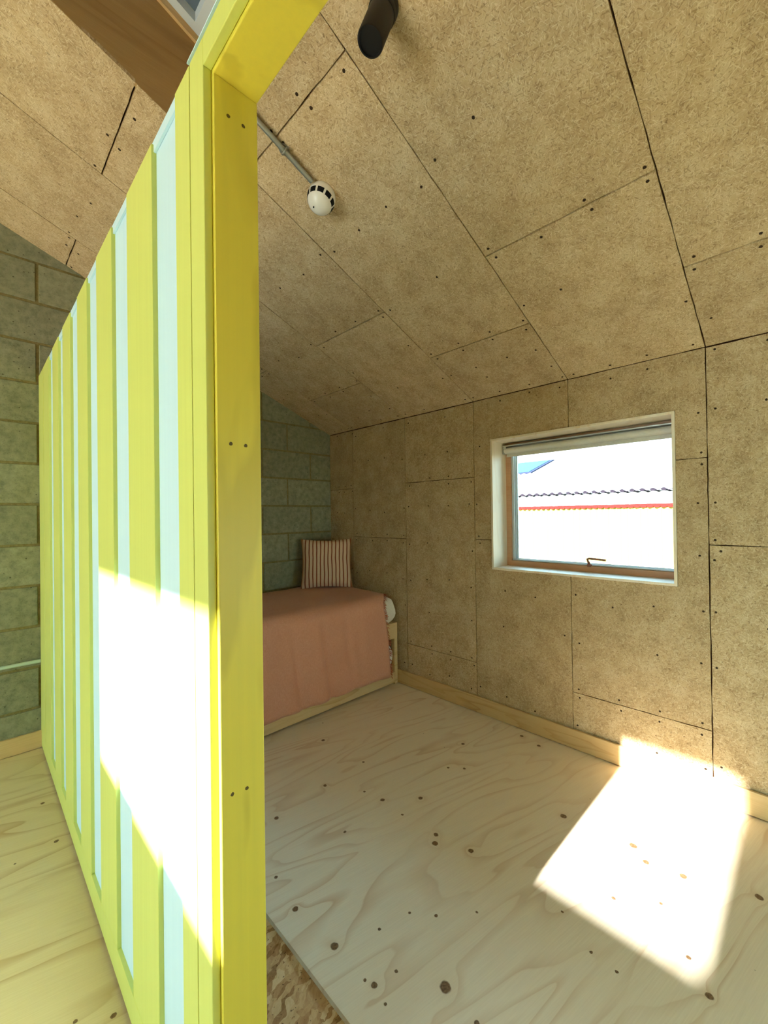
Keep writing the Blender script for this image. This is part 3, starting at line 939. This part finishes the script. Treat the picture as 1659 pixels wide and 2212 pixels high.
# terracotta throw over the bed
def throw():
    prof = []
    for t in range(15):
        prof.append((3.19 - (3.19 - 2.43) * t / 14, 0.716 + 0.010 * math.sin(t / 14 * 3.0)))
    for t in range(1, 9):
        a = t / 8 * math.pi / 2
        prof.append((2.43 - 0.082 * math.sin(a), 0.716 - 0.075 * (1 - math.cos(a))))
    for t in range(1, 23):
        prof.append((2.348 - 0.004 * t / 22, 0.641 - (0.641 - 0.100) * t / 22))
    bm = bmesh.new()
    nx = 130
    grid = []
    for i in range(nx + 1):
        u = i / nx
        row = []
        for j, (y, z) in enumerate(prof):
            f = j / (len(prof) - 1)
            xr_ = 2.372 if j < 15 else 2.372 - 0.080 * min(1, (j - 14) / 6)
            if j >= 23: xr_ = 2.292 + 0.024 * min(1.0, (j - 22) / 12)
            xr_ += 0.004 * mnoise.noise(Vector((j * 0.9, 3.1, 0)))
            x = 0.425 + (xr_ - 0.425) * u
            hang = max(0.0, (0.66 - z) / 0.56)
            fold = mnoise.noise(Vector((x * 5.0, 0.0, z * 0.9))) * 0.6 + mnoise.noise(Vector((x * 11, 4.0, z * 0.6))) * 0.4
            yy = y - hang * (0.026 + 0.030 * fold)
            zz = z
            for cx, wd, dp in ((1.50, 0.022, 0.016), (1.745, 0.026, 0.022), (1.62, 0.06, -0.012), (1.95, 0.03, 0.012), (2.12, 0.05, -0.008)):
                cxx = cx + 0.03 * math.sin(z * 5 + cx)
                yy += dp * math.exp(-((x - cxx) / wd) ** 2) * min(1.0, hang * 2.2)
            if j < 15:
                zz += 0.006 * mnoise.noise(Vector((x * 5, y * 5, 1))) - 0.02 * max(0, (x - 2.30) / 0.1) ** 2 * 0.5
            if j >= 15 and hang == 0:
                yy -= 0.002 * fold
            if j == len(prof) - 1:
                zz += 0.008 * mnoise.noise(Vector((x * 9, 2, 0)))
            row.append(bm.verts.new((x, yy, zz)))
        grid.append(row)
    for i in range(nx):
        for j in range(len(prof) - 1):
            bm.faces.new((grid[i][j], grid[i + 1][j], grid[i + 1][j + 1], grid[i][j + 1]))
    edge = [v.co.copy() for v in grid[nx]]
    return bm, edge
bm, EDGE = throw()
blanket = obj('blanket', bm, MAT_THROW, smooth=True)
sol = blanket.modifiers.new('thickness', 'SOLIDIFY')
sol.thickness = 0.004
sol.offset = 1
tag(blanket, 'terracotta woven throw draped over the daybed down to its bottom rail', 'blanket')
bm = bmesh.new()
for i in range(190):
    t = random.uniform(0, len(EDGE) - 1.001)
    k = int(t)
    p = EDGE[k].lerp(EDGE[k + 1], t - k)
    ln = random.uniform(0.012, 0.030) if random.random() < 0.6 else random.uniform(0.02, 0.038)
    dr = Vector((0.8, random.uniform(-.5, .3), random.uniform(-.9, .1) if k > 14 else random.uniform(-.5, .0))).normalized()
    mid = p + dr * ln * 0.55
    end = mid + (dr + Vector((0, random.uniform(-.3, .3), -0.8))).normalized() * ln * 0.6
    tube(bm, [p - dr * 0.006, mid, end], [0.0022, 0.002, 0.0012], 4)
tag(obj('fringe', bm, MAT_FRINGE, blanket), kind='stuff')

# striped cushion in the corner
def m_stripes():
    n = N('striped_ticking')
    co = n.co()
    sx = n.n('ShaderNodeSeparateXYZ')
    n.set(sx.inputs[0], co)
    wob = n.math('MULTIPLY', n.math('SUBTRACT', n.noise(co, 9, 1), 0.5), 0.012)
    ph = n.math('FRACT', n.math('MULTIPLY', n.math('ADD', sx.outputs[0], wob), 1 / 0.0325))
    s = n.math('MULTIPLY', n.mr(ph, 0.28, 0.33), n.mr(ph, 0.62, 0.57))
    c = n.mix(s, srgb(222, 194, 166), srgb(126, 52, 32))
    wv = n.noise(n.map(co, (500, 500, 500)), 1.0, 1.0)
    c = n.mix(n.mr(wv, 0.3, 0.7, 0.0, 0.25), c, srgb(168, 130, 100))
    n.bump(wv, 0.2, 0.001)
    return n.fin(c, 0.9, 0.1)
bm = bmesh.new()
NC = 22
hw = 0.218
grids = []
for side in (1, -1):
    g = []
    for i in range(NC + 1):
        row = []
        for j in range(NC + 1):
            u, v = i / NC * 2 - 1, j / NC * 2 - 1
            thick = 0.068 * (max(0, (1 - u ** 4)) * max(0, (1 - v ** 4))) ** 0.6
            pin = 1 - 0.075 * ((1 - abs(u) ** 2) * abs(v) ** 3)
            pin2 = 1 - 0.075 * ((1 - abs(v) ** 2) * abs(u) ** 3)
            d = 0.006 * mnoise.noise(Vector((u * 2.2, v * 2.2, side)))
            row.append((u * hw * pin2, side * (thick + d * (1 - max(abs(u), abs(v)) ** 6)), v * hw * pin))
        g.append(row)
    grids.append(g)
vs_ = [[[bm.verts.new(p) for p in row] for row in g] for g in grids]
for s in (0, 1):
    for i in range(NC):
        for j in range(NC):
            bm.faces.new((vs_[s][i][j], vs_[s][i + 1][j], vs_[s][i + 1][j + 1], vs_[s][i][j + 1]))
bmesh.ops.remove_doubles(bm, verts=bm.verts, dist=0.0004)
cushion = obj('cushion', bm, m_stripes(), smooth=True)
cushion.location = (2.225, 2.985, 0.935)
cushion.rotation_euler = (math.radians(-16), 0, math.radians(-38))
tag(cushion, 'square cushion with red brown stripes standing in the corner on the daybed', 'cushion')
bm = bmesh.new()
bm.free()
MAT_PIPING = m_plain('piping_cotton', srgb(176, 130, 92), 0.9, 0.1)
for sgn in (1, -1):
    bm = bmesh.new()
    tube(bm, [(sgn * (hw + .001) * (1 - 0.075 * (1 - abs(v) ** 2)), 0, v * hw) for v in (k / 12 - 1 for k in range(25))], 0.0035, 6)
    obj('piping', bm, MAT_PIPING, cushion)

# ------------------------------------------------------------------ things on the ceiling
MAT_GALV = m_plain('galvanised_steel', srgb(166, 166, 158), 0.38, 0.5, 0.75)
MAT_PLASTIC = m_plain('white_plastic', srgb(236, 230, 222), 0.25, 0.5)
MAT_BLACK = m_plain('black_lacquer', srgb(12, 8, 9), 0.42, 0.45)
MAT_VOID = m_plain('dark_slot', srgb(10, 8, 12), 0.7, 0.2)
ax = Vector((P, 0, 1)).normalized()                     # away from the room, square to the slope
nd = -ax
def on_ceiling(x, y):
    """frame with z pointing into the room"""
    zax = nd
    xax = Vector((1, 0, -P)).normalized()
    yax = zax.cross(xax)
    m = Matrix((xax, yax, zax)).transposed().to_4x4()
    m.translation = Vector((x, y, fR(x)))
    return m
# smoke alarm
mC = on_ceiling(1.052, 1.403)
al = empty('smoke_alarm', mC.translation)
tag(al, 'round white smoke alarm with black slots on the sloping ceiling', 'alarm')
bm = bmesh.new()
R0 = 0.058
prof = [(0, 0.0005), (R0 * 0.90, 0.0005), (R0 * 0.96, 0.010), (R0, 0.022), (R0 * 0.985, 0.034), (R0 * 0.94, 0.045), (R0 * 0.86, 0.057), (R0 * 0.74, 0.068), (R0 * 0.58, 0.077), (R0 * 0.38, 0.0835), (R0 * 0.18, 0.0865), (0, 0.0875)]
lathe(bm, prof, mC, 48)
child(al, 'dome', bm, MAT_PLASTIC, True)
for k in range(10):
    bm = bmesh.new()
    a0_, a1_ = math.radians(36 * k + 4), math.radians(36 * k + 31)
    cols = []
    for t in range(6):
        a = a0_ + (a1_ - a0_) * t / 5
        cols.append([bm.verts.new(mC @ Vector((r * math.cos(a), r * math.sin(a), h))) for r, h in ((R0 * 0.994, 0.0345), (R0 * 0.955, 0.0450), (R0 * 0.893, 0.0545), (R0 * 0.80, 0.050), (R0 * 0.86, 0.0345))])
    for c0_, c1_ in zip(cols, cols[1:]):
        for i in range(5):
            bm.faces.new((c0_[i], c1_[i], c1_[(i + 1) % 5], c0_[(i + 1) % 5]))
    bm.faces.new(cols[0]); bm.faces.new(cols[-1][::-1])
    child(al, 'vent_slot', bm, MAT_VOID)
bm = bmesh.new()
lathe(bm, [(0, 0.0), (0.003, 0.0), (0.003, 0.004), (0, 0.0042)], mC @ Matrix.Translation((-0.014, -0.006, 0.0845)), 10)
child(al, 'indicator_lamp', bm, MAT_VOID)
# conduit feeding it
cd = empty('conduit', (0.85, 1.385, fR(0.85)))
tag(cd, 'thin galvanised steel conduit running along the ceiling to the smoke alarm', 'conduit')
bm = bmesh.new()
off = 0.022
yc = 1.388
pts = [(0.715, yc, fR(0.715) + 0.012), (0.722, yc, fR(0.722) - 0.010), (0.735, yc, fR(0.735) - off)] + [(x, yc, fR(x) - off) for x in (0.80, 0.88, 0.985)]
tube(bm, pts, 0.0098, 16)
child(cd, 'tube', bm, MAT_GALV, True)
bm = bmesh.new()
mS = on_ceiling(0.868, yc)
lathe(bm, [(0, 0.0003), (0.021, 0.0003), (0.021, 0.006), (0.012, 0.008), (0, 0.008)], mS @ Matrix.Translation((0.0, -0.012, 0)), 20)
bw = [mS @ Vector((0, 0.013 * math.cos(t) * 1.0, 0.022 * 1 + 0.013 * math.sin(t))) for t in (math.radians(-60 + 300 * k / 14) for k in range(15))]
tube(bm, bw, 0.0038, 8)
child(cd, 'saddle_clip', bm, MAT_GALV, True)
for s in (-1, 1):
    bm = bmesh.new()
    lathe(bm, [(0, 0.0), (0.0045, 0.0), (0.004, 0.004), (0, 0.005)], mS @ Matrix.Translation((0.004, 0.017 * s, 0.010)), 8)
    child(cd, 'clip_screw', bm, MAT_GALV, True)

# black spotlight square to the slope
XS_, YS_ = 0.829, 0.848
mL = on_ceiling(0.834, 0.818)
lamp = empty('spotlight', mL.translation)
tag(lamp, 'black cylinder spotlight hanging from the sloping ceiling', 'spotlight')
bm = bmesh.new()
lathe(bm, [(0, 0.0005), (0.0405, 0.0005), (0.0405, 0.018), (0.039, 0.022), (0, 0.022)], mL, 32)
child(lamp, 'ceiling_plate', bm, MAT_BLACK, True)
bm = bmesh.new()
lathe(bm, [(0, 0.022), (0.0390, 0.022), (0.0390, 0.036), (0.0375, 0.039), (0, 0.039)], mL, 36)
child(lamp, 'collar', bm, MAT_BLACK, True)
bm = bmesh.new()
lathe(bm, [(0, 0.039), (0.0365, 0.039), (0.0365, 0.154), (0.0345, 0.158), (0.031, 0.158), (0.0308, 0.152), (0, 0.152)], mL, 40)
child(lamp, 'lamp_body', bm, MAT_BLACK, True)

# conduit along the block wall in the passage
MAT_PIPE = m_plain('painted_conduit', srgb(186, 206, 196), 0.4, 0.4)
cw_ = empty('conduit', (-0.6, YB - 0.013, 0.512))
tag(cw_, 'pale conduit pipe running low along the block wall behind the partition', 'conduit')
bm = bmesh.new()
tube(bm, [(XL + 0.02, YB - 0.0125, 0.518), (-1.0, YB - 0.0125, 0.516), (XP - 0.001, YB - 0.0125, 0.512)], 0.0105, 14)
child(cw_, 'tube', bm, MAT_PIPE, True)
for x in (-2.6, -1.6, -0.7):
    child(cw_, 'saddle_clip', B(x, x + 0.02, YB - 0.026, YB - 0.001, 0.502, 0.530), MAT_PIPE, bevel=0.003)

# ------------------------------------------------------------------ outside: the house across the yard
MAT_RED = m_plain('red_trim', (0.30, 0.008, 0.007, 1), 0.9, 0.02)
MAT_CORR = m_plain('cream_sheeting', (0.24, 0.21, 0.046, 1), 0.8, 0.05)
MAT_ROOF = m_plain('pale_roof_sheet', (0.15, 0.145, 0.145, 1), 0.8, 0.05)
MAT_LAP_SHADOW = m_plain('lap_shadow', (0.012, 0.009, 0.013, 1), 0.9, 0.02)  # shade below the roof lap, put into the colour
MAT_PANE = m_plain('blue_pane', (0.016, 0.05, 0.07, 1), 0.6, 0.05)
GZ = -2.8
g_ = obj('ground', B(-40, 60, -40, 60, GZ - 0.2, GZ), m_plain('gravel', srgb(150, 144, 132), 0.95, 0.1))
tag(g_, kind='structure')
# our own building below this storey
EX = 8.0
SL = 0.32
ze = 1.479
house = empty('house', (EX, 4.0, GZ))
tag(house, 'cream corrugated house with red scalloped eaves seen through the window', 'house')
HY0, HY1 = -1.5, 12.0
bm = bmesh.new()
n_ = 760
cols = []
for i in range(n_ + 1):
    y = HY0 + (HY1 - HY0) * i / n_
    x = EX + 0.035 + 0.014 * math.cos(2 * math.pi * y / 0.10)
    cols.append((bm.verts.new((x, y, GZ)), bm.verts.new((x, y, ze - 0.02)), bm.verts.new((EX + 0.2, y, ze - 0.02)), bm.verts.new((EX + 0.2, y, GZ))))
for a, b in zip(cols, cols[1:]):
    for i in range(4):
        bm.faces.new((a[i], b[i], b[(i + 1) % 4], a[(i + 1) % 4]))
child(house, 'wall_sheeting', bm, MAT_CORR, False)
bm = bmesh.new()
pts = []
n_ = 840
pt = []
for i in range(n_ + 1):
    y = 0.6 + 7.4 * i / n_
    pt.append((y, ze - 0.034 - 0.030 * math.sqrt(abs(math.sin(math.pi * y / 0.096)))))
top = [bm.verts.new((EX - 0.01, y, ze)) for y, z in pt]
low = [bm.verts.new((EX - 0.01, y, z)) for y, z in pt]
topb = [bm.verts.new((EX + 0.02, y, ze)) for y, z in pt]
lowb = [bm.verts.new((EX + 0.02, y, z)) for y, z in pt]
for i in range(n_):
    bm.faces.new((top[i], top[i + 1], low[i + 1], low[i]))
    bm.faces.new((topb[i], lowb[i], lowb[i + 1], topb[i + 1]))
    bm.faces.new((top[i], topb[i], topb[i + 1], top[i + 1]))
    bm.faces.new((low[i], low[i + 1], lowb[i + 1], lowb[i]))
child(house, 'scalloped_fascia', bm, MAT_RED)
def roof(x0, x1, lift, mat, name, amp=0.020):
    bm = bmesh.new()
    n_ = 1200
    y0, y1 = 0.0, 10.0
    rows = []
    for i in range(n_ + 1):
        y = y0 + (y1 - y0) * i / n_
        w = amp * math.cos(2 * math.pi * y / 0.165)
        z = lambda x: ze + 0.012 + SL * (x - EX) + lift + w
        rows.append([bm.verts.new((x0, y, z(x0))), bm.verts.new((x1, y, z(x1))), bm.verts.new((x1, y, z(x1) - 0.006)), bm.verts.new((x0, y, z(x0) - 0.012))])
    for a, b in zip(rows, rows[1:]):
        for i in range(4):
            bm.faces.new((a[i], b[i], b[(i + 1) % 4], a[(i + 1) % 4]))
    return child(house, name, bm, mat)
roof(EX + 0.022, 8.80, 0.0, MAT_ROOF, 'roof_sheet')
roof(8.64, 14.6, 0.055, MAT_ROOF, 'roof_sheet')
bm = bmesh.new()                                        # dark strip standing in for the shadow under the upper sheet's edge
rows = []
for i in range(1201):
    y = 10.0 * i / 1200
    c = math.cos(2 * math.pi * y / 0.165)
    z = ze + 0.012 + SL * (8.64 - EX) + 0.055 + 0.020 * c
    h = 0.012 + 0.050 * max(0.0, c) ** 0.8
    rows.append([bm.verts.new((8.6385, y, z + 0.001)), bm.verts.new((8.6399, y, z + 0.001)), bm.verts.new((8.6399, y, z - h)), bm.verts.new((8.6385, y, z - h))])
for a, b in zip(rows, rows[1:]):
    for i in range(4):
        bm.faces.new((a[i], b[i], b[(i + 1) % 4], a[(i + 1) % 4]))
child(house, 'lap_shadow_strip', bm, MAT_LAP_SHADOW)
fH = lambda x: ze + 0.05 + SL * (x - EX)
def hslab(x0, x1, y0, y1, o0, o1):
    bm = bmesh.new()
    slab(bm, x0, x1, y0, y1, fH, o0, o1)
    return bm
rw = child(house, 'roof_window', hslab(10.68, 12.12, 5.24, 7.4, 0.0, 0.05), m_plain('roof_window_frame', (0.014, 0.016, 0.032, 1), 0.8, 0.05))
o = obj('glass_pane', hslab(10.76, 12.04, 5.34, 7.3, 0.0505, 0.06), MAT_PANE)
o.parent = rw
o.matrix_parent_inverse = (rw.matrix_parent_inverse.copy() if False else Matrix.Identity(4))
o.matrix_parent_inverse = Matrix.Translation(Vector((0, 0, 0)))
